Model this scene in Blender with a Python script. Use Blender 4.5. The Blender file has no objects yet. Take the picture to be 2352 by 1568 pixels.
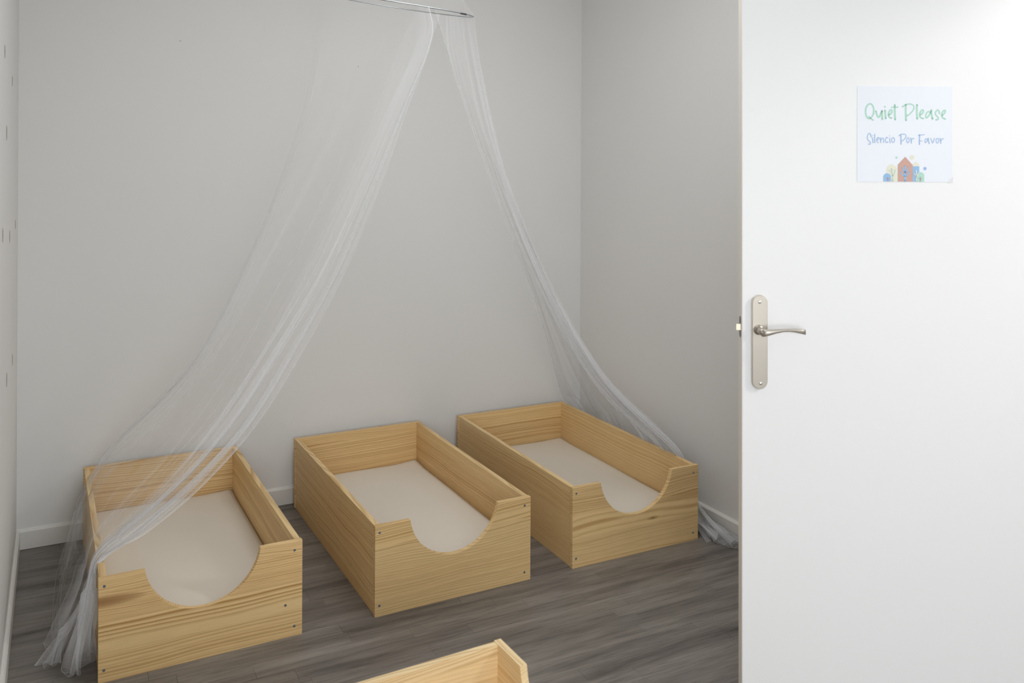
import bpy, bmesh, math, random
import numpy as np
from mathutils import Vector, Matrix

random.seed(7); RNG = np.random.default_rng(11)
SC = bpy.context.scene
COL = SC.collection

# ---------------------------------------------------------------- camera
F, CX, CY, ROLL, YAW, CAMH = 2008.2, 1176.0, 387.84, 0.005, 0.4797, 1.40
CA, SA = math.cos(YAW), math.sin(YAW)
cam_d = bpy.data.cameras.new('camera'); cam = bpy.data.objects.new('camera', cam_d); COL.objects.link(cam)
cam_d.sensor_fit = 'HORIZONTAL'; cam_d.sensor_width = 36.0
cam_d.lens = F / 2352 * 36.0
cam_d.shift_y = -(784 - CY) / 2352
cam_d.clip_start = 0.02
CAM_ROT = Matrix.Rotation(-YAW, 4, 'Z') @ Matrix.Rotation(math.pi / 2, 4, 'X') @ Matrix.Rotation(ROLL, 4, 'Z')
cam.matrix_world = Matrix.Translation((0, 0, CAMH)) @ CAM_ROT
cam_d.dof.use_dof = True; cam_d.dof.focus_distance = 3.05; cam_d.dof.aperture_fstop = 3.6
SC.camera = cam

# ---------------------------------------------------------------- world, lights, exposure
w = bpy.data.worlds.new('world'); SC.world = w; w.use_nodes = True
w.node_tree.nodes['Background'].inputs[0].default_value = (0.93, 0.96, 1.0, 1)
w.node_tree.nodes['Background'].inputs[1].default_value = 0.35

def area(name, loc, target, sx, sy, power, color):
    l = bpy.data.lights.new(name, 'AREA'); l.shape = 'RECTANGLE'; l.size = sx; l.size_y = sy
    l.energy = power; l.color = color
    o = bpy.data.objects.new(name, l); COL.objects.link(o); o.location = loc
    d = Vector(target) - Vector(loc)
    o.rotation_euler = d.to_track_quat('-Z', 'Y').to_euler()
    return o
area('front_fill', (0.5, -1.36, 1.22), (1.05, 3.0, 0.70), 1.15, 1.25, 17, (0.94, 0.98, 1.0))  # added soft light from the front; the window behind the camera is assumed
area('side_fill', (-0.03, -0.72, 1.22), (2.2, 1.2, 0.7), 0.8, 1.2, 22, (0.94, 0.98, 1.0))  # unseen side source, added to brighten the right wall
area('ceiling_fill', (1.2, 2.15, 2.485), (1.2, 2.15, 0.0), 0.9, 1.2, 13, (0.985, 0.99, 1.0))  # unseen overhead fill, added to even out the walls
area('corridor_ceiling_lamp', (3.0, -0.06, 2.44), (2.2, 0.75, 1.4), 0.35, 0.7, 50, (1.0, 0.985, 0.96))

SC.view_settings.view_transform = 'Standard'; SC.view_settings.look = 'None'
SC.view_settings.exposure = 0.05; SC.view_settings.gamma = 1.0
SC.view_settings.use_curve_mapping = False
SC.cycles.transparent_max_bounces = 40; SC.cycles.adaptive_threshold = 0.03
SC.cycles.max_bounces = 8; SC.cycles.diffuse_bounces = 5

# ---------------------------------------------------------------- helpers
def c2r(X, Z, h=0.0):
    """camera ground frame (right, forward) -> room frame"""
    return Vector((X * CA + Z * SA, -X * SA + Z * CA, h))
def at(px, py, Z):
    """a point of the photograph at a given distance, in room metres"""
    dx, dy = px - CX, py - CY
    c, s = math.cos(ROLL), math.sin(ROLL)
    ux, uy = c * dx + s * dy, -s * dx + c * dy
    return c2r(ux / F * Z, Z, CAMH - uy / F * Z)
def zh(py, h=0.0):
    return (CAMH - h) * F / (py - CY)
def srgb(r, g, b):
    f = lambda v: (v / 255 / 12.92) if v / 255 <= 0.04045 else ((v / 255 + 0.055) / 1.055) ** 2.4
    return (f(r), f(g), f(b), 1)

def mesh_obj(name, me, mat, parent=None, loc=None, rot=None):
    o = bpy.data.objects.new(name, me); COL.objects.link(o)
    if mat is not None and not me.materials: me.materials.append(mat)
    if parent is not None: o.parent = parent
    if loc is not None: o.location = loc
    if rot is not None: o.rotation_euler = rot
    return o
def from_bm(name, bm, mat, parent=None, smooth=False, **k):
    me = bpy.data.meshes.new(name); bm.normal_update(); bm.to_mesh(me); bm.free()
    if smooth:
        for p in me.polygons: p.use_smooth = True
    return mesh_obj(name, me, mat, parent, **k)
def bm_box(bm, a, b):
    vs = [bm.verts.new((x, y, z)) for z in (a[2], b[2]) for y in (a[1], b[1]) for x in (a[0], b[0])]
    for q in ((0, 2, 3, 1), (4, 5, 7, 6), (0, 1, 5, 4), (2, 6, 7, 3), (0, 4, 6, 2), (1, 3, 7, 5)):
        bm.faces.new([vs[i] for i in q])
def box(name, a, b, mat, parent=None, bevel=0.0, seg=1, **k):
    bm = bmesh.new(); bm_box(bm, a, b)
    if bevel: bmesh.ops.bevel(bm, geom=bm.edges[:], offset=bevel, segments=seg, profile=0.7, affect='EDGES')
    return from_bm(name, bm, mat, parent, **k)
def empty(name, loc=(0, 0, 0), rz=0.0):
    o = bpy.data.objects.new(name, None); COL.objects.link(o); o.location = loc; o.rotation_euler = (0, 0, rz)
    o.empty_display_size = 0.1
    return o
def tag(o, label=None, cat=None, group=None, kind=None):
    if label: o['label'] = label
    if cat: o['category'] = cat
    if group: o['group'] = group
    if kind: o['kind'] = kind
    return o
def tube(bm, pts, r, n=8, closed=False, caps=True):
    pts = [Vector(p) for p in pts]; m = len(pts); rings = []
    rr = r if hasattr(r, '__len__') else [r] * m
    prev = None
    for i, p in enumerate(pts):
        if closed: t = pts[(i + 1) % m] - pts[i - 1]
        else: t = pts[min(i + 1, m - 1)] - pts[max(i - 1, 0)]
        if t.length < 1e-9: t = Vector((0, 0, 1))
        t.normalize()
        ref = prev if prev is not None else (Vector((0, 0, 1)) if abs(t.z) < 0.9 else Vector((1, 0, 0)))
        u = ref - t * ref.dot(t)
        if u.length < 1e-6: u = t.orthogonal()
        u.normalize(); prev = u; v = t.cross(u)
        rings.append([bm.verts.new(p + (u * math.cos(a) + v * math.sin(a)) * rr[i]) for a in [2 * math.pi * k / n for k in range(n)]])
    for i in range(m if closed else m - 1):
        A, B = rings[i], rings[(i + 1) % m]
        for k in range(n):
            bm.faces.new((A[k], A[(k + 1) % n], B[(k + 1) % n], B[k]))
    if caps and not closed:
        bm.faces.new(rings[0][::-1]); bm.faces.new(rings[-1])

# ---------------------------------------------------------------- materials
def new_mat(name):
    m = bpy.data.materials.new(name); m.use_nodes = True
    nt = m.node_tree; b = nt.nodes['Principled BSDF']
    return m, nt, b
class NT:
    """small node-graph writer"""
    def __init__(s, nt): s.nt = nt
    def n(s, t, **kw):
        x = s.nt.nodes.new(t)
        for k, v in kw.items(): setattr(x, k, v)
        return x
    def link(s, a, b): s.nt.links.new(a, b)
    def inp(s, sock, v):
        if isinstance(v, bpy.types.NodeSocket): s.link(v, sock)
        else: sock.default_value = v
    def math(s, op, a, b=0.0, c=None, clamp=False):
        x = s.n('ShaderNodeMath', operation=op, use_clamp=clamp); s.inp(x.inputs[0], a); s.inp(x.inputs[1], b)
        if c is not None: s.inp(x.inputs[2], c)
        return x.outputs[0]
    def comb(s, x, y, z):
        k = s.n('ShaderNodeCombineXYZ'); s.inp(k.inputs[0], x); s.inp(k.inputs[1], y); s.inp(k.inputs[2], z)
        return k.outputs[0]
    def noise(s, vec, scale=1.0, detail=2.0, rough=0.5, dist=0.0):
        k = s.n('ShaderNodeTexNoise'); s.inp(k.inputs['Vector'], vec)
        k.inputs['Scale'].default_value = scale; k.inputs['Detail'].default_value = detail
        k.inputs['Roughness'].default_value = rough; k.inputs['Distortion'].default_value = dist
        return k.outputs[0]
    def white(s, vec):
        k = s.n('ShaderNodeTexWhiteNoise', noise_dimensions='3D'); s.inp(k.inputs[0], vec); return k.outputs
    def ramp(s, fac, stops):
        k = s.n('ShaderNodeValToRGB'); s.inp(k.inputs[0], fac); e = k.color_ramp.elements
        while len(e) < len(stops): e.new(0.5)
        for el, (p, c) in zip(e, stops): el.position = p; el.color = c if hasattr(c, '__len__') else (c, c, c, 1)
        return k.outputs[0]
    def mix(s, fac, a, b, mode='MIX'):
        k = s.n('ShaderNodeMix', data_type='RGBA', blend_type=mode); s.inp(k.inputs[0], fac); s.inp(k.inputs[6], a); s.inp(k.inputs[7], b)
        return k.outputs[2]
    def bump(s, h, strength, dist):
        k = s.n('ShaderNodeBump'); k.inputs['Strength'].default_value = strength; k.inputs['Distance'].default_value = dist
        s.link(h, k.inputs['Height']); return k.outputs[0]

def plain(name, col, rough=0.5, metal=0.0, spec=None):
    m, nt, b = new_mat(name)
    b.inputs['Base Color'].default_value = col if len(col) == 4 else (*col, 1)
    b.inputs['Roughness'].default_value = rough; b.inputs['Metallic'].default_value = metal
    if spec is not None: b.inputs['Specular IOR Level'].default_value = spec
    return m
def paint(name, col, scale=90, bump=0.12, rough=0.6, blotch=0.0):
    m, nt, b = new_mat(name); g = NT(nt)
    if not blotch:
        b.inputs['Base Color'].default_value = (*col[:3], 1); b.inputs['Roughness'].default_value = rough; b.inputs['Specular IOR Level'].default_value = 0.3
        return m
    tc = g.n('ShaderNodeTexCoord').outputs['Object']
    n2 = g.noise(tc, 2.2, 2, 0.55)
    c2 = tuple(max(0, v * (1 - blotch)) for v in col[:3]) + (1,)
    g.link(g.mix(g.math('MULTIPLY', n2, 0.8), (*col[:3], 1), c2), b.inputs['Base Color'])
    b.inputs['Roughness'].default_value = rough; b.inputs['Specular IOR Level'].default_value = 0.3
    return m

def wood(name, marks=(), light=(0.86, 0.63, 0.325, 1), dark=(0.47, 0.26, 0.085, 1)):
    """solid pine: glued staves, growth rings bent about a pith, fibre; x = grain, y = thickness, z = width"""
    m, nt, b = new_mat(name); g = NT(nt)
    tc = g.n('ShaderNodeTexCoord').outputs['Object']
    sp = g.n('ShaderNodeSeparateXYZ'); g.link(tc, sp.inputs[0]); x, y, z = sp.outputs
    at_ = g.n('ShaderNodeAttribute', attribute_type='OBJECT', attribute_name='grain_seed'); seed = at_.outputs['Fac']
    s13 = g.math('MULTIPLY', seed, 13.7)
    lam = g.math('FLOOR', g.math('DIVIDE', g.math('ADD', z, g.math('MULTIPLY', seed, 0.61)), 0.083))
    wn = g.white(g.comb(lam, s13, 0.5)); rs = g.n('ShaderNodeSeparateXYZ'); g.link(wn[1], rs.inputs[0])
    r1, r2, r3 = rs.outputs
    x2 = g.math('ADD', x, g.math('MULTIPLY', r1, 9.0))
    warp = g.noise(g.comb(g.math('MULTIPLY', x2, 1.7), g.math('MULTIPLY', z, 3.0), s13), 1.0, 1.5, 0.4)
    warp2 = g.noise(g.comb(g.math('MULTIPLY', x2, 3.6), g.math('MULTIPLY', z, 26.0), s13), 1.0, 2.0, 0.5)
    zc = g.math('ADD', g.math('MULTIPLY', g.math('SUBTRACT', r2, 0.5), 0.34), g.math('MULTIPLY', warp, 0.07))
    dz = g.math('ADD', g.math('SUBTRACT', z, zc), g.math('MULTIPLY', warp2, 0.004))
    dy = g.math('ADD', y, g.math('ADD', 0.02, g.math('MULTIPLY', r3, 0.05)))
    r = g.math('SQRT', g.math('ADD', g.math('MULTIPLY', dz, dz), g.math('MULTIPLY', dy, dy)))
    rf = g.math('ADD', 75.0, g.math('MULTIPLY', r1, 110.0))
    irr = g.noise(g.comb(g.math('MULTIPLY', r, 24.0), r1, s13), 1.0, 2.0, 0.55)
    ph = g.math('ADD', g.math('ADD', g.math('MULTIPLY', r, rf), g.math('MULTIPLY', irr, 7.0)), g.math('MULTIPLY', warp2, 0.3))
    ringid = g.white(g.comb(g.math('FLOOR', ph), r2, s13))[0]
    fr = g.math('FRACT', ph)
    line = g.ramp(fr, [(0.0, 0.6), (0.10, 0.08), (0.40, 0.10), (0.72, 0.55), (0.90, 1.0), (1.0, 0.6)])
    strength = g.math('ADD', 0.42, g.math('MULTIPLY', r3, 0.48))
    fac = g.math('MULTIPLY', g.math('MULTIPLY', line, strength), g.math('ADD', 0.55, g.math('MULTIPLY', ringid, 0.75)))
    col = g.mix(fac, light, dark)
    tint = g.ramp(r2, [(0, (0.92, 0.86, 0.80, 1)), (0.5, (1, 1, 1, 1)), (1, (1.0, 0.96, 0.90, 1))])
    col = g.mix(1.0, col, tint, 'MULTIPLY')
    fib = g.noise(g.comb(g.math('MULTIPLY', x2, 14.0), g.math('MULTIPLY', y, 500.0), g.math('MULTIPLY', z, 520.0)), 1.0, 2, 0.5)
    col = g.mix(1.0, col, g.ramp(fib, [(0.25, 0.88), (0.75, 1.05)]), 'MULTIPLY')
    for (mx, mz, sx, sz, mc, amt) in marks:
        ddx = g.math('DIVIDE', g.math('SUBTRACT', x, mx), sx)
        ddz = g.math('DIVIDE', g.math('ADD', g.math('SUBTRACT', z, mz), g.math('MULTIPLY', g.math('SUBTRACT', warp2, 0.5), sz * 0.8)), sz)
        q = g.math('ADD', g.math('MULTIPLY', ddx, ddx), g.math('MULTIPLY', ddz, ddz))
        k = g.math('MULTIPLY', g.math('SUBTRACT', 1.0, q, clamp=True), amt)
        col = g.mix(g.math('POWER', k, 0.7), col, mc)
    g.link(col, b.inputs['Base Color'])
    b.inputs['Roughness'].default_value = 0.52; b.inputs['Specular IOR Level'].default_value = 0.35
    return m

def floor_mat():
    m, nt, b = new_mat('grey_oak_laminate'); g = NT(nt)
    geo = g.n('ShaderNodeTexCoord').outputs['Object']
    oi = g.n('ShaderNodeObjectInfo').outputs['Random']
    sp = g.n('ShaderNodeSeparateXYZ'); g.link(geo, sp.inputs[0]); x, y, z = sp.outputs
    off = g.math('MULTIPLY', oi, 37.0)
    xo = g.math('ADD', x, off)
    wp = g.n('ShaderNodeSeparateXYZ'); g.link(g.n('ShaderNodeNewGeometry').outputs['Position'], wp.inputs[0]); wx, wy, wz = wp.outputs
    cont = g.noise(g.comb(g.math('MULTIPLY', wx, 1.5), g.math('MULTIPLY', wy, 15.0), 3.3), 1.0, 4, 0.6, 0.35)
    own = g.noise(g.comb(g.math('MULTIPLY', xo, 2.2), g.math('MULTIPLY', y, 24.0), off), 1.0, 3, 0.58, 0.4)
    big = g.math('ADD', g.math('MULTIPLY', cont, 0.66), g.math('MULTIPLY', own, 0.34))
    fine = g.noise(g.comb(g.math('MULTIPLY', wx, 7.0), g.math('MULTIPLY', wy, 150.0), 1.7), 1.0, 4, 0.68, 0.5)
    col = g.ramp(big, [(0.30, (0.062, 0.053, 0.047, 1)), (0.43, (0.160, 0.143, 0.128, 1)), (0.56, (0.225, 0.204, 0.182, 1)), (0.72, (0.30, 0.275, 0.25, 1))])
    col = g.mix(1.0, col, g.ramp(fine, [(0.30, 0.62), (0.5, 1.0), (0.75, 1.16)]), 'MULTIPLY')
    tone = g.ramp(g.math('FRACT', g.math('MULTIPLY', oi, 7.31)), [(0.0, (0.93, 0.925, 0.92, 1)), (0.5, (1, 1, 1, 1)), (1.0, (1.07, 1.065, 1.055, 1))])
    col = g.mix(1.0, col, tone, 'MULTIPLY')
    g.link(col, b.inputs['Base Color'])
    b.inputs['Roughness'].default_value = 0.42; b.inputs['Specular IOR Level'].default_value = 0.35
    return m
def net_mat(name, alpha, gathered=False):
    m = bpy.data.materials.new(name); m.use_nodes = True; nt = m.node_tree; g = NT(nt)
    nt.nodes.remove(nt.nodes['Principled BSDF']); out = nt.nodes['Material Output']
    d = g.n('ShaderNodeBsdfDiffuse'); d.inputs[0].default_value = (0.96, 0.96, 0.975, 1)
    t = g.n('ShaderNodeBsdfTranslucent'); t.inputs[0].default_value = (0.96, 0.96, 0.975, 1)
    # round threads scatter much the same whichever way the cloth lies: ease the normal towards one direction
    ng = g.n('ShaderNodeVectorMath', operation='MULTIPLY_ADD'); g.link(g.n('ShaderNodeNewGeometry').outputs['Normal'], ng.inputs[0])
    ng.inputs[1].default_value = (0.4, 0.4, 0.4); ng.inputs[2].default_value = (-0.2, -0.75, 0.5)
    nz = g.n('ShaderNodeVectorMath', operation='NORMALIZE'); g.link(ng.outputs[0], nz.inputs[0])
    g.link(nz.outputs[0], d.inputs['Normal']); g.link(nz.outputs[0], t.inputs['Normal'])
    a = g.n('ShaderNodeMixShader'); a.inputs[0].default_value = 0.25
    g.link(d.outputs[0], a.inputs[1]); g.link(t.outputs[0], a.inputs[2])
    tr = g.n('ShaderNodeBsdfTransparent')
    mx = g.n('ShaderNodeMixShader'); mx.inputs[0].default_value = alpha
    if gathered:     # share of thread per area follows how tightly the cloth is gathered there
        g.link(g.n('ShaderNodeAttribute', attribute_type='GEOMETRY', attribute_name='thread_cover').outputs['Fac'], mx.inputs[0])
    g.link(tr.outputs[0], mx.inputs[1]); g.link(a.outputs[0], mx.inputs[2]); g.link(mx.outputs[0], out.inputs[0])
    return m
def cloth_mat():
    m, nt, b = new_mat('cream_cotton'); g = NT(nt)
    tc = g.n('ShaderNodeTexCoord').outputs['Object']
    n2 = g.noise(tc, 3.5, 3, 0.5)
    g.link(g.mix(n2, (0.80, 0.735, 0.64, 1), (0.76, 0.695, 0.60, 1)), b.inputs['Base Color'])
    b.inputs['Roughness'].default_value = 0.9; b.inputs['Specular IOR Level'].default_value = 0.1
    return m
M_WALL = paint('white_wall_paint', (0.785, 0.78, 0.768), 120, 0.10, 0.65, 0.04)
M_TRIM = paint('white_trim_paint', (0.76, 0.745, 0.715), 60, 0.03, 0.45)
M_CEIL = paint('ceiling_paint', (0.82, 0.82, 0.81), 60, 0.05, 0.8)
M_DOOR = paint('white_door_lacquer', (0.86, 0.86, 0.868), 260, 0.03, 0.38)
M_DOOREDGE = plain('door_edge_paint', (0.78, 0.74, 0.68), 0.5)
M_WOOD = wood('pine_board')
M_WOOD_KNOT = wood('pine_board_with_knot', [(0.345, 0.118, 0.012, 0.0035, (0.16, 0.075, 0.03, 1), 0.95), (0.345, 0.118, 0.03, 0.008, (0.40, 0.22, 0.085, 1), 0.6), (0.52, 0.175, 0.20, 0.016, (0.47, 0.27, 0.10, 1), 0.5)])
M_WOOD_STREAK = wood('pine_board_with_dark_streak', [(0.0, 0.221, 0.125, 0.017, (0.34, 0.18, 0.07, 1), 0.95)])
M_WOOD_LIT = wood('lit_pine_board', light=(0.93, 0.74, 0.45, 1), dark=(0.66, 0.44, 0.20, 1))  # pine made paler: strong light on the near bed put into the colour
M_FLOOR = floor_mat()
M_GAP = plain('joint_dark', (0.05, 0.045, 0.04), 0.8)
M_CLOTH = cloth_mat()
M_STEEL = plain('blued_screw_steel', (0.26, 0.31, 0.37), 0.4, 0.8)
M_DARKHOLE = plain('dark_recess', (0.05, 0.05, 0.055), 0.8)
M_NICKEL = plain('satin_nickel', (0.52, 0.475, 0.42), 0.42, 1.0)
M_SCREWN = plain('bright_nickel', (0.78, 0.77, 0.74), 0.2, 1.0)
M_LATCHP = plain('latch_steel', (0.26, 0.25, 0.245), 0.4, 1.0)
M_BRASSY = plain('pale_brass', (0.60, 0.53, 0.42), 0.4, 1.0)
M_NET = net_mat('white_netting', 0.085, True)
M_CROWN = net_mat('crown_netting', 0.04)
M_HEM = net_mat('net_hem', 0.28)
M_EDGE = net_mat('net_selvedge', 0.30)
M_HOOP = plain('hoop_wire', (0.42, 0.46, 0.48), 0.3, 0.9)
M_SLEEVE = plain('hoop_sleeve', (0.07, 0.07, 0.075), 0.5)
M_MARK = plain('wall_scuff', (0.30, 0.25, 0.21), 0.8)
M_PAPER = plain('blue_white_paper', (0.80, 0.83, 0.90), 0.5)

# ---------------------------------------------------------------- room shell
XL, XR, YB, YF, ZC = -0.1262, 2.2886, 3.6645, -1.42, 2.50     # wall faces
BBT, BBH = 0.012, 0.070                                        # baseboard
T = 0.12
fl = box('floor', (XL - T, YF - T, -0.08), (XR + 1.6, YB + T, -0.0035), M_GAP); tag(fl, kind='structure')
box_c = box('ceiling', (XL - T, YF - T, ZC), (XR + 1.6, YB + T, ZC + 0.1), M_CEIL); tag(box_c, kind='structure')
wb = box('wall_back', (XL - T, YB, -0.08), (XR + T, YB + T, ZC), M_WALL); tag(wb, kind='structure')
bm = bmesh.new()      # left wall, with an unseen opening added behind the side fill light
bm_box(bm, (XL - T, -0.22, -0.08), (XL, YB, ZC)); bm_box(bm, (XL - T, YF - T, -0.08), (XL, -1.22, ZC))
bm_box(bm, (XL - T, -1.22, -0.08), (XL, -0.22, 0.62)); bm_box(bm, (XL - T, -1.22, 1.88), (XL, -0.22, ZC))
wl = from_bm('wall_left', bm, M_WALL); tag(wl, kind='structure')
# right wall with the doorway
DY0, DY1, DZ = 0.44, 1.31, 2.045
bm = bmesh.new()
bm_box(bm, (XR, DY1 + 0.02, -0.08), (XR + T, YB, ZC)); bm_box(bm, (XR, YF - T, -0.08), (XR + T, DY0 - 0.02, ZC)); bm_box(bm, (XR, DY0 - 0.02, DZ + 0.02), (XR + T, DY1 + 0.02, ZC))
wr = from_bm('wall_right', bm, M_WALL); tag(wr, kind='structure')
# front wall behind the camera, with an unseen opening added for the front fill light
bm = bmesh.new()
bm_box(bm, (XL, YF - T, -0.08), (-0.10, YF, ZC)); bm_box(bm, (1.10, YF - T, -0.08), (XR, YF, ZC))
bm_box(bm, (-0.10, YF - T, -0.08), (1.10, YF, 0.60)); bm_box(bm, (-0.10, YF - T, 1.90), (1.10, YF, ZC))
wf = from_bm('wall_front', bm, M_WALL); tag(wf, kind='structure')
wc = box('wall_corridor', (XR + 1.5, YF - T, -0.08), (XR + 1.6, YB + T, ZC), M_WALL); tag(wc, kind='structure')
fc = box('floor_corridor', (XR + 0.002, YF - T, -0.0034), (XR + 1.5, YB + T, -0.0002), M_FLOOR); tag(fc, kind='structure')
# doorway frame
bm = bmesh.new()
bm_box(bm, (XR - 0.012, DY1, 0), (XR + T + 0.012, DY1 + 0.055, DZ + 0.055)); bm_box(bm, (XR - 0.012, DY0 - 0.055, 0), (XR + T + 0.012, DY0, DZ + 0.055))
bm_box(bm, (XR - 0.012, DY0, DZ), (XR + T + 0.012, DY1, DZ + 0.055))
tr = from_bm('trim_1', bm, M_TRIM); tag(tr, kind='structure')

def baseboard(name, p0, p1, inward):
    """profile with an eased top edge, p0 -> p1 along the wall, inward = unit vector into the room"""
    p0, p1, n = Vector(p0), Vector(p1), Vector(inward)
    prof = [(0, 0.0015), (BBT, 0.0015), (BBT, BBH - 0.005), (BBT - 0.004, BBH), (0.0015, BBH), (0.0008, BBH + 0.002), (0, BBH + 0.0035)]
    bm = bmesh.new(); rows = []
    for p in (p0, p1): rows.append([bm.verts.new(p + n * a + Vector((0, 0, h))) for a, h in prof])
    k = len(prof)
    for i in range(k): bm.faces.new((rows[0][i], rows[0][(i + 1) % k], rows[1][(i + 1) % k], rows[1][i]))
    bm.faces.new(rows[0]); bm.faces.new(rows[1][::-1])
    bmesh.ops.recalc_face_normals(bm, faces=bm.faces[:])
    return tag(from_bm(name, bm, M_TRIM), kind='structure')
baseboard('baseboard_back', (XL, YB, 0), (XR, YB, 0), (0, -1, 0))
baseboard('baseboard_left', (XL, YF, 0), (XL, YB - BBT, 0), (1, 0, 0))
baseboard('baseboard_right', (XR, DY1 + 0.056, 0), (XR, YB - BBT, 0), (-1, 0, 0))

# floor strips: narrow staves of a three-strip laminate, laid along the back wall
PW, GAP = 0.0605, 0.0005
strip_cache = {}
def strip_mesh(L):
    k = round(L, 3)
    if k not in strip_cache:
        bm = bmesh.new(); bm_box(bm, (0, 0, -0.004), (k - GAP, PW - GAP, 0.0))
        me = bpy.data.meshes.new('plank'); bm.to_mesh(me); bm.free(); me.materials.append(M_FLOOR); strip_cache[k] = me
    return strip_cache[k]
y = YB - BBT + 0.004 - PW; rows = 0; far_bm = bmesh.new()
fixed = {}   # row -> joints read off the photograph (x of strip ends)
for (jx, jy) in ((0.782, 2.53), (0.973, 2.36), (1.643, 2.36), (1.626, 2.25), (2.088, 2.545), (0.015, 3.62)):
    fixed.setdefault(int((YB - BBT + 0.004 - jy) // PW), []).append(jx)
while y > YF:
    js = sorted(fixed.get(rows, []))
    xs = [XL + 0.001]; x = XL + 0.001
    step = random.uniform(0.12, 0.5)
    while True:
        nx = x + step; step = random.uniform(0.38, 0.62)
        for j in js:
            if x < j < nx + 0.2: nx = j; js.remove(j); break
        if nx > XR - 0.12: break
        xs.append(round(nx, 3)); x = nx
    xs.append(XR - 0.001)
    for a, b_ in zip(xs[:-1], xs[1:]):
        if y > 1.55:
            mesh_obj('plank', strip_mesh(round((b_ - a) / 0.02) * 0.02 if b_ < XR - 0.01 and False else b_ - a), M_FLOOR, fl, loc=(a, y, 0))
        else:
            bm_box(far_bm, (a, y, -0.004), (b_ - GAP, y + PW - GAP, 0))
    y -= PW; rows += 1
ff = from_bm('plank_field', far_bm, M_FLOOR, fl); tag(ff, kind='stuff')

# small marks on the left wall (filled fixing holes seen edge-on) and two specks on the back wall
def on_left(px, py):
    d = at(px, py, 1.0) - Vector((0, 0, CAMH)); t = (XL - 0) / d.x
    return Vector((0, 0, CAMH)) + d * t
for px, py, r in ((11, 118, .012), (28, 186, .011), (15, 305, .014), (35, 515, .011), (22, 543, .013), (6, 540, .013), (28, 826, .013), (15, 872, .014)):
    p = on_left(px, py)
    if not (YF + .05 < p.y < YB - .05): continue
    bm = bmesh.new(); bmesh.ops.create_cone(bm, cap_ends=True, segments=10, radius1=r, radius2=r * .8, depth=0.001)
    bmesh.ops.rotate(bm, verts=bm.verts[:], cent=(0, 0, 0), matrix=Matrix.Rotation(math.pi / 2, 3, 'Y'))
    bmesh.ops.scale(bm, verts=bm.verts[:], vec=(1, 1, 1.7))
    o = from_bm('fixing_mark', bm, M_MARK, wl, loc=(XL + 0.0003, p.y, p.z))
for px, py in ((414, 94), (823, 153)):
    d = at(px, py, 1.0) - Vector((0, 0, CAMH)); p = Vector((0, 0, CAMH)) + d * (YB / d.y)
    bm = bmesh.new(); bmesh.ops.create_icosphere(bm, subdivisions=1, radius=0.0022)
    from_bm('pin_hole', bm, M_MARK, wb, loc=p)

# ---------------------------------------------------------------- box beds
BW, BL, BH, BT = 0.5554, 1.0084, 0.2827, 0.018
def board_front(scoop):
    """end board, x = width, z = height, y = thickness; optional entry scoop"""
    pts = [(0, 0), (BW, 0), (BW, BH)]
    if scoop:
        c, rad, top = 0.2745, 0.1585, BH
        cz = 0.1455 + rad
        a0 = math.asin((top - cz) / rad) if abs(top - cz) < rad else 0
        for k in range(33):
            a = a0 + (-math.pi - 2 * a0) * k / 32
            pts.append((c + rad * math.cos(a), cz + rad * math.sin(a)))
    pts.append((0, BH))
    bm = bmesh.new()
    f = bm.faces.new([bm.verts.new((x, 0, z)) for x, z in pts])
    r = bmesh.ops.extrude_face_region(bm, geom=[f])
    bmesh.ops.translate(bm, verts=[v for v in r['geom'] if isinstance(v, bmesh.types.BMVert)], vec=(0, BT, 0))
    bmesh.ops.recalc_face_normals(bm, faces=bm.faces[:])
    es = [e for e in bm.edges if len(e.link_faces) == 2 and e.calc_face_angle(0) > 0.6]
    bmesh.ops.bevel(bm, geom=es, offset=0.0013, segments=2, profile=0.7, affect='EDGES')
    me = bpy.data.meshes.new('end_board'); bm.to_mesh(me); bm.free(); return me
def board_side():
    bm = bmesh.new(); bm_box(bm, (0, 0, 0), (BL - 2 * BT, BT, BH - 0.0015))
    bmesh.ops.bevel(bm, geom=bm.edges[:], offset=0.0012, segments=2, profile=0.7, affect='EDGES')
    me = bpy.data.meshes.new('side_board'); bm.to_mesh(me); bm.free(); return me
def screw_mesh():
    bm = bmesh.new()
    bmesh.ops.create_cone(bm, cap_ends=True, segments=14, radius1=0.0042, radius2=0.0036, depth=0.0012)
    bmesh.ops.rotate(bm, verts=bm.verts[:], cent=(0, 0, 0), matrix=Matrix.Rotation(math.pi / 2, 3, 'X'))
    for s in ((0.0022, 0.0006), (0.0006, 0.0022)): bm_box(bm, (-s[0], -0.0009, -s[1]), (s[0], -0.0003, s[1]))
    me = bpy.data.meshes.new('screw'); bm.to_mesh(me); bm.free(); me.materials.append(M_STEEL); return me
ME_FRONT, ME_BACK, ME_SIDE, ME_SCREW = board_front(True), board_front(False), board_side(), screw_mesh()
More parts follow.
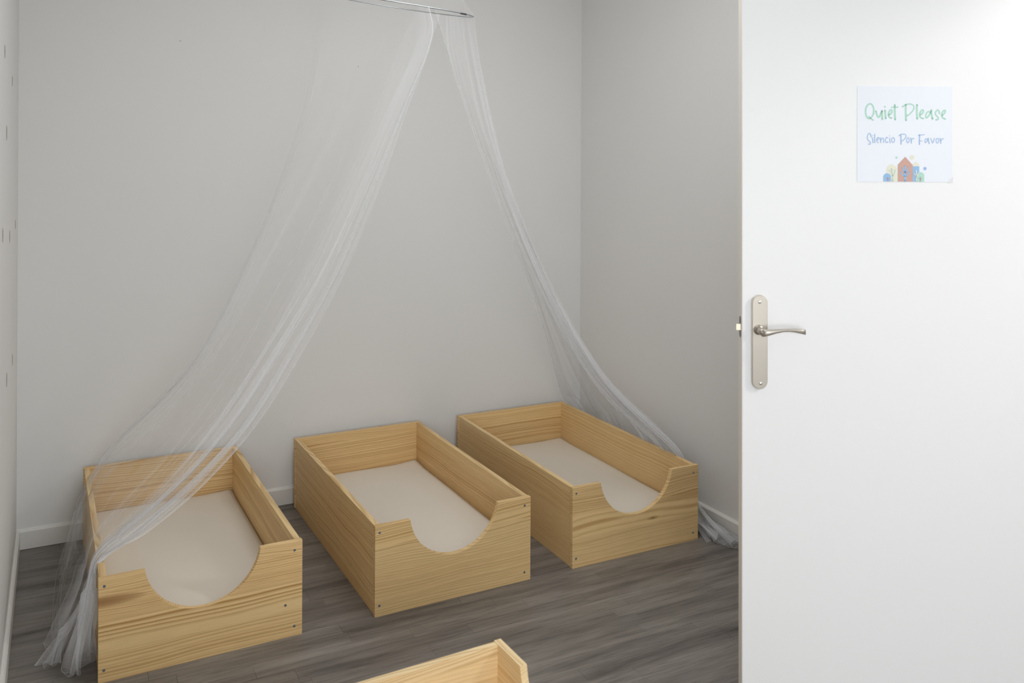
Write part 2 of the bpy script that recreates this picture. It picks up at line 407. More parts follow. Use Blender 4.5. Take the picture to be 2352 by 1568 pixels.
def bed(pos, rz, label, front_mat, seed, extra=(), main=None):
    main = main or M_WOOD
    root = empty('box_bed', (pos[0], pos[1], 0), rz); tag(root, label, 'bed', 'pine box beds')
    def part(name, me, mat, loc, rot=(0, 0, 0), sd=0.0):
        if main is not M_WOOD and mat is M_WOOD: mat = main
        me2 = me if mat is M_WOOD else me.copy()
        me2.materials.clear() if mat is not M_WOOD else None
        o = bpy.data.objects.new(name, me2); COL.objects.link(o); o.parent = root; o.location = loc; o.rotation_euler = rot
        if not me2.materials: me2.materials.append(mat)
        o['grain_seed'] = float(seed + sd); return o
    fb = part('front_board', ME_FRONT, front_mat, (0, 0, 0), sd=0.37)
    part('back_board', ME_BACK, M_WOOD, (0, BL - BT, 0), sd=1.13)
    part('side_board', ME_SIDE, M_WOOD, (BT + 0.0025, BT, 0), (0, 0, math.pi / 2), 2.29)
    part('side_board', ME_SIDE, M_WOOD, (BW - 0.0025, BT, 0), (0, 0, math.pi / 2), 3.61)
    bp = box('base_panel', (0, 0, 0), (BL - 2 * BT - 0.002, BW - 2 * BT - 0.008, 0.012), M_WOOD, root, 0.0008,
             loc=(BW - BT - 0.004, BT + 0.001, 0.046), rot=(0, 0, math.pi / 2)); bp['grain_seed'] = seed + 4.7
    for sx, sz in ((0.0145, 0.262), (0.0145, 0.034), (BW - 0.0235, 0.256), (BW - 0.0235, 0.029)) + tuple(extra):
        s = bpy.data.objects.new('screw', ME_SCREW); COL.objects.link(s); s.parent = fb; s.location = (sx, -0.0003, sz)
        s.rotation_euler = (0, random.uniform(0, 3), 0)
    return root
def mattress(b, label, lift=0.0):
    root = b
    x0, x1, y0, y1, z0, z1 = BT + 0.006, BW - BT - 0.007, BT + 0.006, BL - BT - 0.004, 0.0585, 0.1205
    nx, ny = 26, 46; bm = bmesh.new(); R = 0.012
    def grid(fz, zsign):
        return [[bm.verts.new((x0 + (x1 - x0) * i / nx, y0 + (y1 - y0) * j / ny, fz(i / nx, j / ny))) for j in range(ny + 1)] for i in range(nx + 1)]
    def top(u, v):
        du = min(u, 1 - u) * (x1 - x0); dv = min(v, 1 - v) * (y1 - y0); d = min(du, dv)
        e = 0.007 * (1 - min(1, d / 0.03)) ** 2
        return z1 - e + 0.0012 * math.sin(9 * u + 4 * v) * math.sin(7 * v) + lift * max(0, u - .8) * 5 * max(0, v - .9) * 10
    A = grid(top, 1); B = grid(lambda u, v: z0, -1)
    for i in range(nx):
        for j in range(ny):
            bm.faces.new((A[i][j], A[i + 1][j], A[i + 1][j + 1], A[i][j + 1])); bm.faces.new((B[i][j], B[i][j + 1], B[i + 1][j + 1], B[i + 1][j]))
    for i in range(nx):
        bm.faces.new((A[i][0], B[i][0], B[i + 1][0], A[i + 1][0])); bm.faces.new((A[i][ny], A[i + 1][ny], B[i + 1][ny], B[i][ny]))
    for j in range(ny):
        bm.faces.new((A[0][j], A[0][j + 1], B[0][j + 1], B[0][j])); bm.faces.new((A[nx][j], B[nx][j], B[nx][j + 1], A[nx][j + 1]))
    o = from_bm('mattress', bm, M_CLOTH, smooth=True, loc=b.location, rot=b.rotation_euler)
    tag(o, label, 'mattress', 'cream mattresses in the beds'); return o
def bed_pos(X, Z): v = c2r(X, Z); return (v.x, v.y)
b1 = bed(bed_pos(-1.1137, 2.3663), 0.4923 - YAW, 'pine box bed under the trailing white net, beside the left wall', M_WOOD_STREAK, 1.0, ((0.505, 0.097),))
b2 = bed(bed_pos(-0.4204, 2.7239), 0.4901 - YAW, 'uncovered pine box bed standing between two other box beds', M_WOOD, 2.0)
b3 = bed(bed_pos(0.2186, 3.0625), 0.4758 - YAW, 'pine box bed in the far right corner with a dark knot on its front', M_WOOD_KNOT, 3.0)
b4 = bed((0.962, 1.302), math.radians(92.1), 'brightly lit pine box bed cut off by the bottom of the picture', M_WOOD_LIT, 4.0, main=M_WOOD_LIT)
mattress(b1, 'cream mattress partly veiled by white net in the left bed', 0.006)
mattress(b2, 'cream mattress in the middle box bed', 0.008)
mattress(b3, 'cream mattress in the corner bed beside the right wall', 0.004)

# ---------------------------------------------------------------- door
DZc = 2.224; K = DZc / F                       # metres per photo pixel on the door face
door_m = Matrix.Translation((0, 0, CAMH)) @ CAM_ROT @ Matrix.Rotation(-math.pi / 2, 4, 'X') @ Matrix.Translation((0, DZc, 0))
def dl(px, py, y=0.0): return Vector(((px - CX) * K, y, (CY - py) * K))
x0 = (1704.8 - CX) * K
bm = bmesh.new(); bm_box(bm, (x0, 0, -1.388), (x0 + 0.80, 0.035, 0.63))
bmesh.ops.bevel(bm, geom=bm.edges[:], offset=0.0012, segments=2, affect='EDGES')
door = from_bm('door_1', bm, M_DOOR); door.matrix_world = door_m; tag(door, kind='structure')
ed = box('edge_band', (x0 - 0.0006, 0.0018, -1.386), (x0 + 0.0001, 0.0335, 0.628), M_DOOREDGE, door)
# handle plate
def stadium(cx, cz, wd, ht, y0, y1, seg=14):
    r = wd / 2; hh = ht / 2 - r; pts = []
    for k in range(seg + 1): a = math.pi * k / seg; pts.append((cx + r * math.cos(a), cz + hh + r * math.sin(a)))
    for k in range(seg + 1): a = math.pi + math.pi * k / seg; pts.append((cx + r * math.cos(a), cz - hh + r * math.sin(a)))
    bm = bmesh.new(); f = bm.faces.new([bm.verts.new((x, y0, z)) for x, z in pts])
    r_ = bmesh.ops.extrude_face_region(bm, geom=[f])
    bmesh.ops.translate(bm, verts=[v for v in r_['geom'] if isinstance(v, bmesh.types.BMVert)], vec=(0, y1 - y0, 0))
    bmesh.ops.recalc_face_normals(bm, faces=bm.faces[:]); return bm
pc = dl(1743.5, 784.5)
bm = stadium(pc.x, pc.z, 0.0405, 0.239, -0.0075, 0.0)
es = [e for e in bm.edges if all(v.co.y < -0.005 for v in e.verts)]
bmesh.ops.bevel(bm, geom=es, offset=0.0022, segments=3, affect='EDGES')
plate = from_bm('handle_plate', bm, M_NICKEL, door)
for py, pxs in ((692.5, 1743), (878.5, 1745)):
    q = dl(pxs, py)
    bm = bmesh.new(); bmesh.ops.create_uvsphere(bm, u_segments=14, v_segments=8, radius=0.0042)
    bmesh.ops.scale(bm, verts=bm.verts[:], vec=(1, 0.45, 1)); bm_box(bm, (-0.0022, -0.0023, -0.0005), (0.0022, -0.0016, 0.0005))
    from_bm('screw', bm, M_SCREWN, plate, smooth=True, loc=(q.x, -0.0078, q.z))
# lever: neck out of the plate, then a waisted blade sweeping to the right
pv = dl(1740, 755.5)
bm = bmesh.new()
tube(bm, [(pv.x, -0.004, pv.z), (pv.x, -0.012, pv.z)], 0.0125, 20)
tube(bm, [(pv.x, -0.010, pv.z), (pv.x, -0.030, pv.z), (pv.x + 0.001, -0.042, pv.z), (pv.x + 0.006, -0.049, pv.z + 0.0)], [0.0085, 0.0085, 0.0095, 0.0088], 18)
st = []   # (x, centre z offset, half height, half depth)
for t, zo, hh, hd, yy in ((0.0, 0.000, 0.0088, 0.0075, -0.046), (0.06, 0.001, 0.0088, 0.0080, -0.050), (0.16, 0.0025, 0.0072, 0.0075, -0.0515), (0.30, 0.0050, 0.0050, 0.0066, -0.0520), (0.45, 0.0072, 0.0037, 0.0060, -0.0515),
                          (0.60, 0.0078, 0.0035, 0.0058, -0.0505), (0.75, 0.0068, 0.0045, 0.0056, -0.049), (0.90, 0.0042, 0.0060, 0.0053, -0.047), (1.0, 0.0022, 0.0068, 0.0050, -0.0455)):
    st.append((pv.x - 0.002 + 0.108 * t, yy, pv.z + zo - 0.0015, hh, hd))
rings = []
for (xx, yy, zz, hh, hd) in st:
    ring = []
    for k in range(16):
        a = 2 * math.pi * k / 16; ca_, sa_ = math.cos(a), math.sin(a)
        ex = 0.6
        ring.append(bm.verts.new((xx, yy + hd * math.copysign(abs(ca_) ** ex, ca_), zz + hh * math.copysign(abs(sa_) ** ex, sa_))))
    rings.append(ring)
for A, B in zip(rings[:-1], rings[1:]):
    for k in range(16): bm.faces.new((A[k], A[(k + 1) % 16], B[(k + 1) % 16], B[k]))
bm.faces.new(rings[0][::-1]); bm.faces.new(rings[-1])
bmesh.ops.recalc_face_normals(bm, faces=bm.faces[:])
lev = from_bm('lever', bm, M_NICKEL, plate, smooth=True)
# latch on the door edge
ls = dl(0, 752.5).z
bm = stadium(0.0175, ls, 0.019, 0.055, -0.0008, 0.0)
bmesh.ops.rotate(bm, verts=bm.verts[:], cent=(0.0175, 0, ls), matrix=Matrix.Rotation(math.pi / 2, 3, 'Z'))
bmesh.ops.translate(bm, verts=bm.verts[:], vec=(x0 - 0.0175 - 0.0008, 0.0175, 0))
lp = from_bm('latch_plate', bm, M_LATCHP, door)
bm = bmesh.new()
vs = [(x0, 0.011), (x0 - 0.012, 0.0125), (x0 - 0.012, 0.0155), (x0 - 0.001, 0.0245)]
lo = [bm.verts.new((a, b_, ls - 0.0078)) for a, b_ in vs]; hi = [bm.verts.new((a, b_, ls + 0.0078)) for a, b_ in vs]
bm.faces.new(lo); bm.faces.new(hi[::-1])
for k in range(4): bm.faces.new((lo[k], hi[k], hi[(k + 1) % 4], lo[(k + 1) % 4]))
bmesh.ops.recalc_face_normals(bm, faces=bm.faces[:])
from_bm('latch_bolt', bm, M_BRASSY, lp)

# ---------------------------------------------------------------- sign on the door
sg = empty('door_sign'); sg.matrix_world = door_m @ Matrix.Translation(dl(2077.5, 417.5, -0.0004))
tag(sg, 'square paper sign taped on the open white door', 'sign')
so = dl(2077.5, 417.5)
def sl(px, py): q = dl(px, py) - so; return (q.x, q.z)
LAY = 0.00012
def flat_poly(bm, pts, layer):
    bm.faces.new([bm.verts.new((x, -0.0005 - LAY * layer, z)) for x, z in pts])
def catmull(P, n=6, closed=False):
    P = [np.array(p, float) for p in P]; m = len(P); out = []
    rng = range(m if closed else m - 1)
    for i in rng:
        p0 = P[i - 1] if (closed or i > 0) else 2 * P[0] - P[1]
        p1 = P[i]; p2 = P[(i + 1) % m]
        p3 = P[(i + 2) % m] if (closed or i + 2 < m) else 2 * P[-1] - P[-2]
        for k in range(n):
            t = k / n
            out.append(0.5 * ((2 * p1) + (-p0 + p2) * t + (2 * p0 - 5 * p1 + 4 * p2 - p3) * t * t + (-p0 + 3 * p1 - 3 * p2 + p3) * t ** 3))
    if not closed: out.append(P[-1])
    return out
def stroke(bm, pts, wd, layer, closed=False):
    P = catmull(pts, 6, closed); m = len(P); L, Rr = [], []
    for i in range(m):
        t = (P[(i + 1) % m] - P[i - 1]) if closed else (P[min(i + 1, m - 1)] - P[max(i - 1, 0)])
        t = t / (np.linalg.norm(t) + 1e-12); nn = np.array([-t[1], t[0]]) * wd / 2
        L.append(P[i] + nn); Rr.append(P[i] - nn)
    y_ = -0.0005 - LAY * layer
    lv = [bm.verts.new((p[0], y_, p[1])) for p in L]; rv = [bm.verts.new((p[0], y_, p[1])) for p in Rr]
    for i in range(m if closed else m - 1):
        j = (i + 1) % m; bm.faces.new((lv[i], lv[j], rv[j], rv[i]))
    if not closed:
        for e in (P[0], P[-1]): disc(bm, e, wd / 2, layer, 10)
def disc(bm, c, r, layer, n=24):
    flat_poly(bm, [(c[0] + r * math.cos(2 * math.pi * k / n), c[1] + r * math.sin(2 * math.pi * k / n)) for k in range(n)], layer)
paper = bmesh.new()
cr = [sl(1969, 197.5), sl(2187, 199), sl(2187, 418), sl(1968.5, 417.5)]
lo = [paper.verts.new((x, 0.0003, z)) for x, z in cr]; hi = [paper.verts.new((x, -0.0004, z)) for x, z in cr]
paper.faces.new(lo); paper.faces.new(hi[::-1])
for k in range(4): paper.faces.new((lo[k], hi[k], hi[(k + 1) % 4], lo[(k + 1) % 4]))
bmesh.ops.recalc_face_normals(paper, faces=paper.faces[:])
from_bm('sheet', paper, M_PAPER, sg)
tp = bmesh.new()
for q in (((2181, 412), (2189, 406), (2188, 419.5), (2176, 420)),): flat_poly(tp, [sl(*p) for p in q], 0.5)
from_bm('tape', tp, plain('clear_tape', (0.78, 0.77, 0.80), 0.25), sg)
def crop(ox, oy, s): return lambda p: sl(ox + p[0] * s, oy + p[1] * s)
def letters(name, mat, items, layer=1):
    bm = bmesh.new()
    for cf, wd, pts, kind in items:
        u = K * cf[1] * wd
        if kind == 'dot': disc(bm, cf[0](pts), u, layer, 14)
        else: stroke(bm, [cf[0](p) for p in pts], u, layer, kind == 'o')
    return from_bm(name, bm, mat, sg)
A_ = (crop(1980, 225, .04677), .04677); B_ = (crop(2070, 225, .04677), .04677)
C_ = (crop(1984, 298, .04252), .04252); D_ = (crop(2080, 298, .04252), .04252)
M_GREEN = plain('mint_print', srgb(168, 212, 192), 0.6); M_BLUE = plain('blue_print', srgb(160, 186, 222), 0.6)
letters('green_lettering', M_GREEN, [
 (A_, 72, [(380,285),(280,335),(205,450),(170,620),(175,780),(215,910),(290,1000),(380,1005),(470,930),(540,800),(570,640),(550,460),(490,345),(430,295)], 'o'),
 (A_, 58, [(325,915),(420,1000),(540,1090)], 's'),
 (A_, 78, [(672,645),(710,780),(750,900),(790,945),(840,920),(885,840),(930,720),(970,635)], 's'),
 (A_, 86, [(975,640),(972,800),(978,930),(985,1045)], 's'),
 (A_, 88, [(1125,610),(1130,750),(1145,900),(1155,1005)], 's'), (A_, 44, (1110, 435), 'dot'),
 (A_, 72, [(1320,830),(1400,780),(1455,690),(1458,610),(1410,578),(1350,620),(1302,720),(1290,830),(1315,915),(1370,965),(1440,985)], 's'),
 (A_, 88, [(1600,345),(1600,600),(1606,850),(1620,1060)], 's'), (A_, 52, [(1440,450),(1600,450),(1755,450)], 's'),
 (B_, 88, [(215,330),(215,600),(217,850),(225,1095)], 's'),
 (B_, 62, [(50,430),(130,380),(220,330),(330,302),(450,300),(560,340),(618,420),(612,510),(560,620),(480,720),(380,810),(270,870)], 's'),
 (B_, 84, [(770,335),(756,550),(760,800),(775,1025)], 's'),
 (B_, 72, [(930,830),(1020,765),(1078,675),(1078,605),(1030,585),(960,640),(905,750),(897,870),(940,955),(1020,1000),(1080,1012)], 's'),
 (B_, 68, [(1440,690),(1330,668),(1250,720),(1205,830),(1200,930),(1235,978),(1300,930),(1370,830),(1430,720)], 's'),
 (B_, 88, [(1470,600),(1472,720),(1495,880),(1528,1025)], 's'),
 (B_, 66, [(1862,765),(1858,680),(1820,605),(1770,590),(1705,650),(1665,740),(1692,830),(1760,910),(1808,970),(1800,1040),(1740,1070),(1695,1075)], 's'),
 (B_, 72, [(2010,850),(2100,765),(2155,680),(2155,618),(2110,603),(2040,655),(1985,760),(1982,880),(2030,970),(2100,1020),(2150,1032)], 's')])
letters('blue_lettering', M_BLUE, [
 (C_, 50, [(390,395),(375,310),(340,225),(290,195),(230,240),(188,350),(183,450),(222,550),(300,620),(358,690),(345,750),(300,780),(245,770)], 's'),
 (C_, 52, [(465,425),(475,550),(488,695)], 's'), (C_, 27, (460, 315), 'dot'),
 (C_, 56, [(582,245),(580,400),(582,550),(590,695)], 's'),
 (C_, 46, [(700,560),(770,520),(798,450),(780,412),(730,432),(692,500),(688,580),(720,650),(782,697)], 's'),
 (C_, 50, [(872,435),(895,550),(910,688)], 's'), (C_, 46, [(912,560),(960,460),(1020,442),(1058,500),(1060,600),(1058,690)], 's'),
 (C_, 48, [(1288,440),(1240,412),(1190,440),(1158,530),(1168,620),(1210,688),(1260,680),(1302,642)], 's'),
 (C_, 48, [(1392,445),(1396,550),(1415,705)], 's'), (C_, 26, (1385, 325), 'dot'),
 (C_, 46, [(1580,422),(1520,462),(1497,550),(1512,648),(1570,688),(1630,640),(1653,550),(1630,455)], 'o'),
 (C_, 58, [(1990,270),(2000,450),(2000,600),(2005,778)], 's'),
 (C_, 44, [(1885,320),(1990,250),(2100,237),(2210,242),(2273,310),(2260,400),(2200,490),(2110,570),(2030,620)], 's'),
 (D_, 46, [(120,432),(62,492),(48,590),(72,680),(120,698),(168,650),(188,570),(168,472)], 'o'),
 (D_, 52, [(268,440),(290,560),(305,718)], 's'), (D_, 40, [(320,560),(370,472),(420,457),(452,480)], 's'),
 (D_, 62, [(745,262),(740,450),(735,620),(740,788)], 's'), (D_, 40, [(668,310),(800,290),(900,272),(1008,265)], 's'), (D_, 36, [(750,600),(830,605),(898,610)], 's'),
 (D_, 44, [(1205,540),(1112,482),(1052,530),(1028,620),(1052,698),(1110,660),(1170,570)], 's'), (D_, 56, [(1215,455),(1222,560),(1240,660),(1265,745)], 's'),
 (D_, 46, [(1348,470),(1392,590),(1450,715),(1500,600),(1548,462)], 's'),
 (D_, 46, [(1710,462),(1652,502),(1638,600),(1662,688),(1710,718),(1762,670),(1783,590),(1768,502)], 'o'),
 (D_, 52, [(1857,460),(1880,600),(1900,738)], 's'), (D_, 40, [(1912,590),(1960,492),(2010,482),(2048,500)], 's')])
E_ = (crop(2020, 345, .05102), .05102); e = E_[0]
def arch(x0, x1, top, bot, pk=1.0):
    cx, r = (x0 + x1) / 2, (x1 - x0) / 2; hgt = r * pk
    return [(x0, bot)] + [(cx - r * math.cos(math.pi * k / 20), top + hgt - hgt * math.sin(math.pi * k / 20)) for k in range(21)] + [(x1, bot)]
def art(name, col, polys=(), strokes=(), dots=(), layer=1):
    bm = bmesh.new()
    for p in polys: flat_poly(bm, [e(q) for q in p], layer)
    for wd, p in strokes: stroke(bm, [e(q) for q in p], K * E_[1] * wd, layer)
    for c, r in dots: disc(bm, e(c), K * E_[1] * r, layer)
    from_bm(name, bm, plain(name + '_print', col, 0.6), sg)
YEL, BLU, RED, GRN = srgb(226, 224, 206), srgb(146, 186, 224), srgb(200, 160, 148), srgb(174, 214, 200)
art('yellow_tree', YEL, [arch(300, 795, 630, 1410, 1.25)], layer=1)
art('tower', BLU, [[(1490, 1412), (1490, 720), (1785, 720), (1785, 1412)]], layer=1)
art('tower_roof', YEL, [[(1492, 720), (1500, 650), (1560, 570), (1640, 510), (1715, 575), (1775, 650), (1785, 720)]], layer=2)
art('house', RED, [[(820, 1410), (820, 650), (1150, 290), (1485, 660), (1485, 1412)]], layer=3)
art('blue_hut', BLU, [arch(170, 510, 1035, 1400)], layer=4)
art('green_hut', GRN, [arch(1690, 2005, 985, 1412)], layer=4)
art('house_tree', BLU, strokes=[(95, [(1145, 1385), (1145, 1150), (1145, 980)]), (62, [(1145, 1000), (1145, 850), (1145, 695)]), (52, [(932, 960), (1010, 1090), (1120, 1170)]), (54, [(1003, 780), (1060, 900), (1140, 1000)]), (54, [(1288, 780), (1240, 900), (1155, 1005)]), (52, [(1338, 965), (1270, 1080), (1170, 1170)])], layer=5)
art('green_trunk', srgb(196, 216, 206), strokes=[(62, [(595, 1380), (592, 1250), (585, 1130)]), (46, [(585, 1140), (565, 980), (545, 835)]), (36, [(425, 900), (480, 940), (550, 975)]), (40, [(685, 885), (665, 1030), (600, 1140)])], layer=5)
art('pale_trunk', srgb(222, 226, 218), strokes=[(50, [(1655, 1385), (1655, 1250), (1652, 1120)]), (44, [(1652, 1130), (1648, 1000), (1640, 895)]), (32, [(1535, 1025), (1580, 1090), (1645, 1150)]), (46, [(1745, 1005), (1715, 1110), (1660, 1210)])], layer=6)
art('red_twig', srgb(188, 160, 168), strokes=[(32, [(370, 1385), (370, 1300), (370, 1225)]), (28, [(322, 1245), (345, 1290), (370, 1315)]), (28, [(445, 1248), (410, 1290), (372, 1315)])], layer=7)
art('red_twig', srgb(188, 160, 168), strokes=[(36, [(1830, 1395), (1830, 1300), (1830, 1210)]), (26, [(1782, 1252), (1805, 1290), (1830, 1315)]), (26, [(1888, 1262), (1860, 1295), (1832, 1318)])], layer=7)
art('green_dot', GRN, dots=[((757, 330), 50)]); art('yellow_dot', YEL, dots=[((1460, 320), 105)]); art('blue_dot', srgb(158, 182, 224), dots=[((2040, 825), 74)])

# ---------------------------------------------------------------- net canopy
RC = at(912, 12, 3.0); RR = 0.266
hook = Vector((RC.x, RC.y, ZC))
can = empty('bed_canopy', hook); tag(can, 'sheer white net canopy hanging from a wire hoop over the beds', 'canopy')
def cl(p): return Vector(p) - hook
cam_r = Vector((CA, -SA, 0)); cam_f = Vector((SA, CA, 0))
def ring_pt(phi, k=1.0):
    """phi 0 = right end, 90 deg = far side, 180 = left, 270 = near"""
    u = (cam_r + Vector((0, 0, -0.145))).normalized(); v = (cam_f + Vector((0, 0, 0.13))).normalized()
    return RC + (u * math.cos(phi) + v * math.sin(phi)) * RR * k
bm = bmesh.new(); tube(bm, [cl(ring_pt(2 * math.pi * k / 96)) for k in range(96)], 0.0019, 8, closed=True)
hoop = from_bm('hoop', bm, M_HOOP, can, smooth=True)
bm = bmesh.new(); tube(bm, [cl(ring_pt(math.radians(a))) for a in (-30.5, -28, -25.5, -23)], 0.0034, 10)
from_bm('joint_sleeve', bm, M_SLEEVE, hoop, smooth=True)

def fsum(seed, freqs, amps):
    r = np.random.default_rng(seed); ph = r.uniform(0, 6.28, len(freqs)); dr = r.uniform(-1.2, 1.2, len(freqs))
    return lambda c, v: sum(a * np.sin(f * c * 6.2832 + p + d * 1.3 * v) for f, a, p, d in zip(freqs, amps, ph, dr))
def cr_eval(P, t):
    """Catmull-Rom through the rows of P (n,3) at parameters t in [0, n-1]"""
    n = len(P); i = np.clip(np.floor(t).astype(int), 0, n - 2); u = (t - i)[:, None]
    g = lambda k: P[np.clip(k, 0, n - 1)]
    p0, p1, p2, p3 = g(i - 1), g(i), g(i + 1), g(i + 2)
    return 0.5 * (2 * p1 + (p2 - p0) * u + (2 * p0 - 5 * p1 + 4 * p2 - p3) * u ** 2 + (3 * p1 - 3 * p2 + p3 - p0) * u ** 3)
def keypt(q):
    return np.array(at(*q)) if q[0] != 'r' else np.array(q[1:])
def sheet(name, keys, ncol, nrow, seed, amp, amp_n, hem_r=0.0008, mat=None, label=None, edges=(0,), zlift=0.003, puddle=0.0, width=(0.8, 7.0), a0=0.065):
    cs = np.array([k[0] for k in keys]); KP = [np.array([keypt(q) for q in k[1]]) for k in keys]
    tv = np.linspace(0, len(KP[0]) - 1, nrow + 1)
    S = np.array([cr_eval(P, tv) for P in KP])            # key, row, 3
    c = np.linspace(0, 1, ncol + 1); V = tv / tv[-1]
    low = fsum(seed, [2.3, 3.9, 6.1], [1, .8, .6]); mid = fsum(seed + 1, [9.3, 13.1, 17.7, 23.1], [.7, .6, .5, .4]); hi = fsum(seed + 2, [37, 51, 64], [.3, .25, .2])
    nn = fsum(seed + 3, [5, 9, 13, 19, 27], [.6, .7, .7, .5, .4])
    pts = np.zeros((nrow + 1, ncol + 1, 3))
    for j in range(nrow + 1):
        v = V[j]; a = amp(v); g1 = min(1, max(0, (v - 0.05) / 0.4)); g2 = min(1, max(0, (v - 0.3) / 0.4))
        cc = c + a * (low(c, v) * 0.9 + mid(c, v) * 0.6 * g1 + hi(c, v) * 0.35 * g2) * np.minimum(1, np.minimum(c, 1 - c) * 14 + .15)
        cc = np.abs(cc); cc = 1 - np.abs(1 - cc)
        idx = np.interp(cc, cs, np.arange(len(cs)))
        P = cr_eval(S[:, j, :], idx)
        j0, j1 = max(j - 1, 0), min(j + 1, nrow)
        tan = cr_eval(S[:, j1, :], idx) - cr_eval(S[:, j0, :], idx); tan /= np.linalg.norm(tan, axis=1)[:, None] + 1e-9
        lat = cr_eval(S[:, j, :], np.minimum(idx + .05, len(cs) - 1)) - cr_eval(S[:, j, :], np.maximum(idx - .05, 0)); lat /= np.linalg.norm(lat, axis=1)[:, None] + 1e-9
        nrm = np.cross(tan, lat); nrm /= np.linalg.norm(nrm, axis=1)[:, None] + 1e-9
        P = P + nrm * (amp_n(v) * nn(c, v * 1.5))[:, None]
        if puddle and v > 0.86:
            s = (v - 0.86) / 0.14
            P[:, 2] += puddle * s * np.abs(mid(c, v * 5)) * .8
            P[:, 0] += puddle * s * 0.9 * mid(c, v * 7); P[:, 1] += puddle * s * 1.2 * low(c, v * 8)
        P[:, 2] = np.maximum(P[:, 2], zlift)
        pts[j] = P
    if CLAMP: pts[:, :, 0] = np.clip(pts[:, :, 0], XL + BBT + 0.003, XR - BBT - 0.003)
    V3 = (pts - np.array(hook)).reshape(-1, 3); W = ncol + 1
    jj, ii = np.meshgrid(np.arange(nrow), np.arange(ncol), indexing='ij'); a = (jj * W + ii).ravel()
    faces = np.stack([a, a + 1, a + 1 + W, a + W], 1)
    me = bpy.data.meshes.new(name); me.from_pydata(V3.tolist(), [], faces.tolist()); me.update()
    for p in me.polygons: p.use_smooth = True
    sp_ = np.linalg.norm(np.diff(pts, axis=1), axis=2); sp_ = np.concatenate([sp_[:, :1], (sp_[:, 1:] + sp_[:, :-1]) / 2, sp_[:, -1:]], 1)
    ratio = np.clip(((width[0] + width[1] * V[:, None] ** 1.6) / ncol) / np.maximum(sp_, 1e-6), 0.6, 1.6 + 6.5 * np.minimum(1, V[:, None] * 1.5) ** 2)
    cover = 1 - (1 - a0) ** ratio
    at_ = me.attributes.new('thread_cover', 'FLOAT', 'POINT'); at_.data.foreach_set('value', cover.ravel().astype(np.float32))
    o = mesh_obj(name, me, mat or M_NET, can)
    if label: o['label'] = label
    if hem_r:
        bm = bmesh.new(); path = V3.reshape(nrow + 1, W, 3)[-1][::3]
        tube(bm, path, hem_r, 5, caps=False); from_bm('hem', bm, M_HEM, o, smooth=True)
    for ed_ in edges:
        col = V3.reshape(nrow + 1, W, 3)[:, ed_][: int(nrow * 0.80)]
        bm = bmesh.new(); tube(bm, col, 0.0009, 5, caps=False); from_bm('selvedge', bm, M_EDGE, o, smooth=True)
    return o
CLAMP = True
def ph(px_off, near):
    a = math.acos(max(-1, min(1, px_off / 178.0))); return -a if near else a
def rp(px, near):
    p = ring_pt(ph(px - 912, near)); return ('r', p.x, p.y, p.z)
Hb = 0.2865   # top of the boards, plus the cloth lying on it
Lk = [
 (0.0, [rp(1000, True), (992, 85, 2.78), (930, 262, 2.77), (872, 430, 2.74), (792, 625, 2.70), (700, 800, 2.66), (600, 960, 2.60), (478, 1098, 2.56), (340, 1217, 2.52), (228, 1294, zh(1294, Hb)), (214, 1390, 2.44), (205, 1470, 2.43), (196, 1512, zh(1512))]),
 (0.37, [rp(975, True), (955, 100, 2.75), (884, 262, 2.73), (806, 430, 2.71), (716, 625, 2.68), (610, 800, 2.64), (505, 960, 2.60), (395, 1085, 2.58), (300, 1180, 2.58), (221, 1262, zh(1262, Hb)), (188, 1370, 2.47), (162, 1470, 2.44), (150, 1535, zh(1535))]),
 (0.55, [rp(737, True), (731, 60, 2.98), (698, 240, 2.99), (643, 405, 3.0), (578, 575, 3.01), (478, 785, 3.03), (380, 910, 3.06), (300, 985, 3.10), (248, 1040, 3.13), (204, 1100, zh(1100, Hb)), (182, 1150, 3.17), (168, 1220, 3.16), (163, 1280, zh(1280))]),
 (0.70, [rp(860, False), (838, 110, 3.22), (788, 260, 3.20), (714, 420, 3.16), (630, 590, 3.10), (530, 760, 3.04), (430, 900, 3.0), (345, 1000, 2.97), (272, 1085, 2.93), (211, 1170, zh(1170, Hb)), (180, 1290, 2.75), (140, 1400, 2.62), (118, 1470, zh(1470))]),
 (0.80, [rp(940, False), (915, 110, 3.18), (858, 262, 3.10), (786, 430, 3.02), (700, 610, 2.92), (605, 785, 2.83), (505, 940, 2.74), (398, 1078, 2.67), (292, 1188, 2.62), (220, 1255, zh(1255, Hb)), (192, 1360, 2.49), (150, 1450, 2.48), (128, 1525, zh(1525))]),
 (1.0, [rp(1000, False), (985, 110, 3.15), (918, 262, 3.06), (848, 430, 2.97), (764, 610, 2.88), (664, 785, 2.79), (562, 940, 2.71), (452, 1075, 2.65), (326, 1192, 2.59), (224, 1278, zh(1278, Hb)), (198, 1390, 2.45), (135, 1470, 2.46), (106, 1535, zh(1535))]),
]
sheet('left_netting', Lk, 620, 84, 3, lambda v: 0.004 + 0.06 * min(1, v * 1.4) ** 1.2, lambda v: 0.001 + 0.011 * min(1, v * 1.5) ** 1.3 * (0.35 if 0.70 < v < 0.8 else 1), label='net trailing over the left bed and down to the floor', edges=(118,), puddle=0.02)
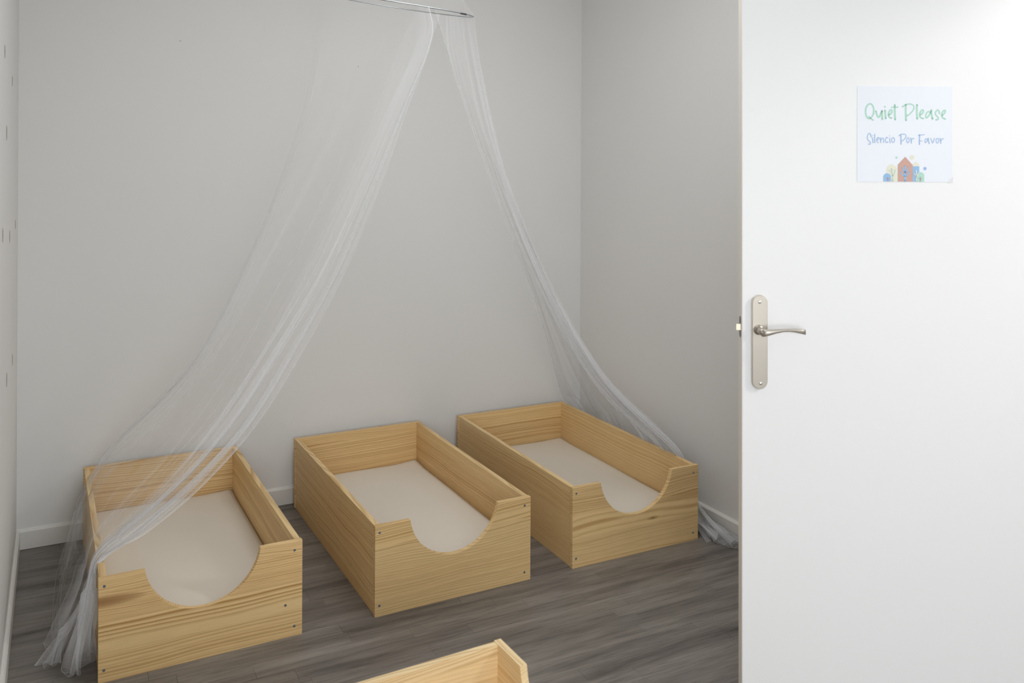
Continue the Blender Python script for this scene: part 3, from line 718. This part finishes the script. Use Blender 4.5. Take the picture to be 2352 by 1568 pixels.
Rk = [
 (0.0, [rp(1012, False), (1030, 125, 3.22), (1063, 230, 3.26), (1112, 370, 3.34), (1170, 530, 3.45), (1220, 665, 3.6), (1256, 780, 3.75), (1278, 862, 3.90), (1292, 905, 4.05), (1312, 924, 4.19), ('r', 2.215, 3.45, 0.16), ('r', 2.22, 3.40, 0.03), ('r', 2.22, 3.3, 0.004)]),
 (0.35, [rp(1070, False), (1090, 150, 3.12), (1122, 300, 3.16), (1170, 450, 3.22), (1222, 590, 3.3), (1286, 730, 3.4), (1346, 840, 3.5), (1396, 905, 3.6), (1436, 950, 3.68), (1466, 998, 3.70), ('r', 2.222, 3.02, 0.15), ('r', 2.225, 2.86, 0.04), ('r', 2.25, 2.56, 0.008)]),
 (0.7, [rp(1088, True), (1102, 160, 3.02), (1150, 365, 3.06), (1193, 490, 3.1), (1241, 605, 3.15), (1306, 735, 3.22), (1380, 855, 3.28), (1442, 925, 3.33), (1506, 985, 3.38), (1563, 1046, 3.42), ('r', 2.222, 2.74, 0.14), ('r', 2.225, 2.62, 0.045), ('r', 2.235, 2.53, 0.006)]),
 (1.0, [rp(1012, True), (1036, 140, 2.86), (1084, 280, 2.96), (1142, 430, 3.06), (1198, 570, 3.16), (1266, 715, 3.26), (1333, 830, 3.36), (1393, 912, 3.43), (1448, 962, 3.50), (1512, 1022, 3.56), ('r', 2.205, 2.84, 0.14), ('r', 2.20, 2.70, 0.04), ('r', 2.175, 2.55, 0.005)]),
]
sheet('right_netting', Rk, 460, 84, 23, lambda v: 0.004 + 0.06 * min(1, v * 1.6) ** 1.2, lambda v: 0.001 + 0.011 * min(1, v * 1.5) ** 1.3, label='net falling behind the corner bed to the floor', edges=(460,), puddle=0.018)
# sheer crown above the hoop, and the cord to the ceiling
nseg = 72; bm = bmesh.new(); rows_ = []
for t in np.linspace(0, 1, 10):
    rows_.append([bm.verts.new(cl((ring_pt(2 * math.pi * k / nseg) * (1 - t) ** 1.0 + (Vector(hook) + Vector((0, 0, -0.10))) * t) + Vector((0, 0, -0.03 * math.sin(math.pi * t)))) + Vector((math.cos(2 * math.pi * k / nseg), math.sin(2 * math.pi * k / nseg), 0)) * 0.004 * (k % 2)) for k in range(nseg)])
for A, B in zip(rows_[:-1], rows_[1:]):
    for k in range(nseg): bm.faces.new((A[k], A[(k + 1) % nseg], B[(k + 1) % nseg], B[k]))
from_bm('crown_netting', bm, M_CROWN, can, smooth=True)
bm = bmesh.new(); tube(bm, [(0, 0, -0.10), (0, 0, -0.03), (0, 0, 0)], 0.002, 8); from_bm('hanging_cord', bm, plain('white_cord', (0.8, 0.8, 0.78), 0.8), can)
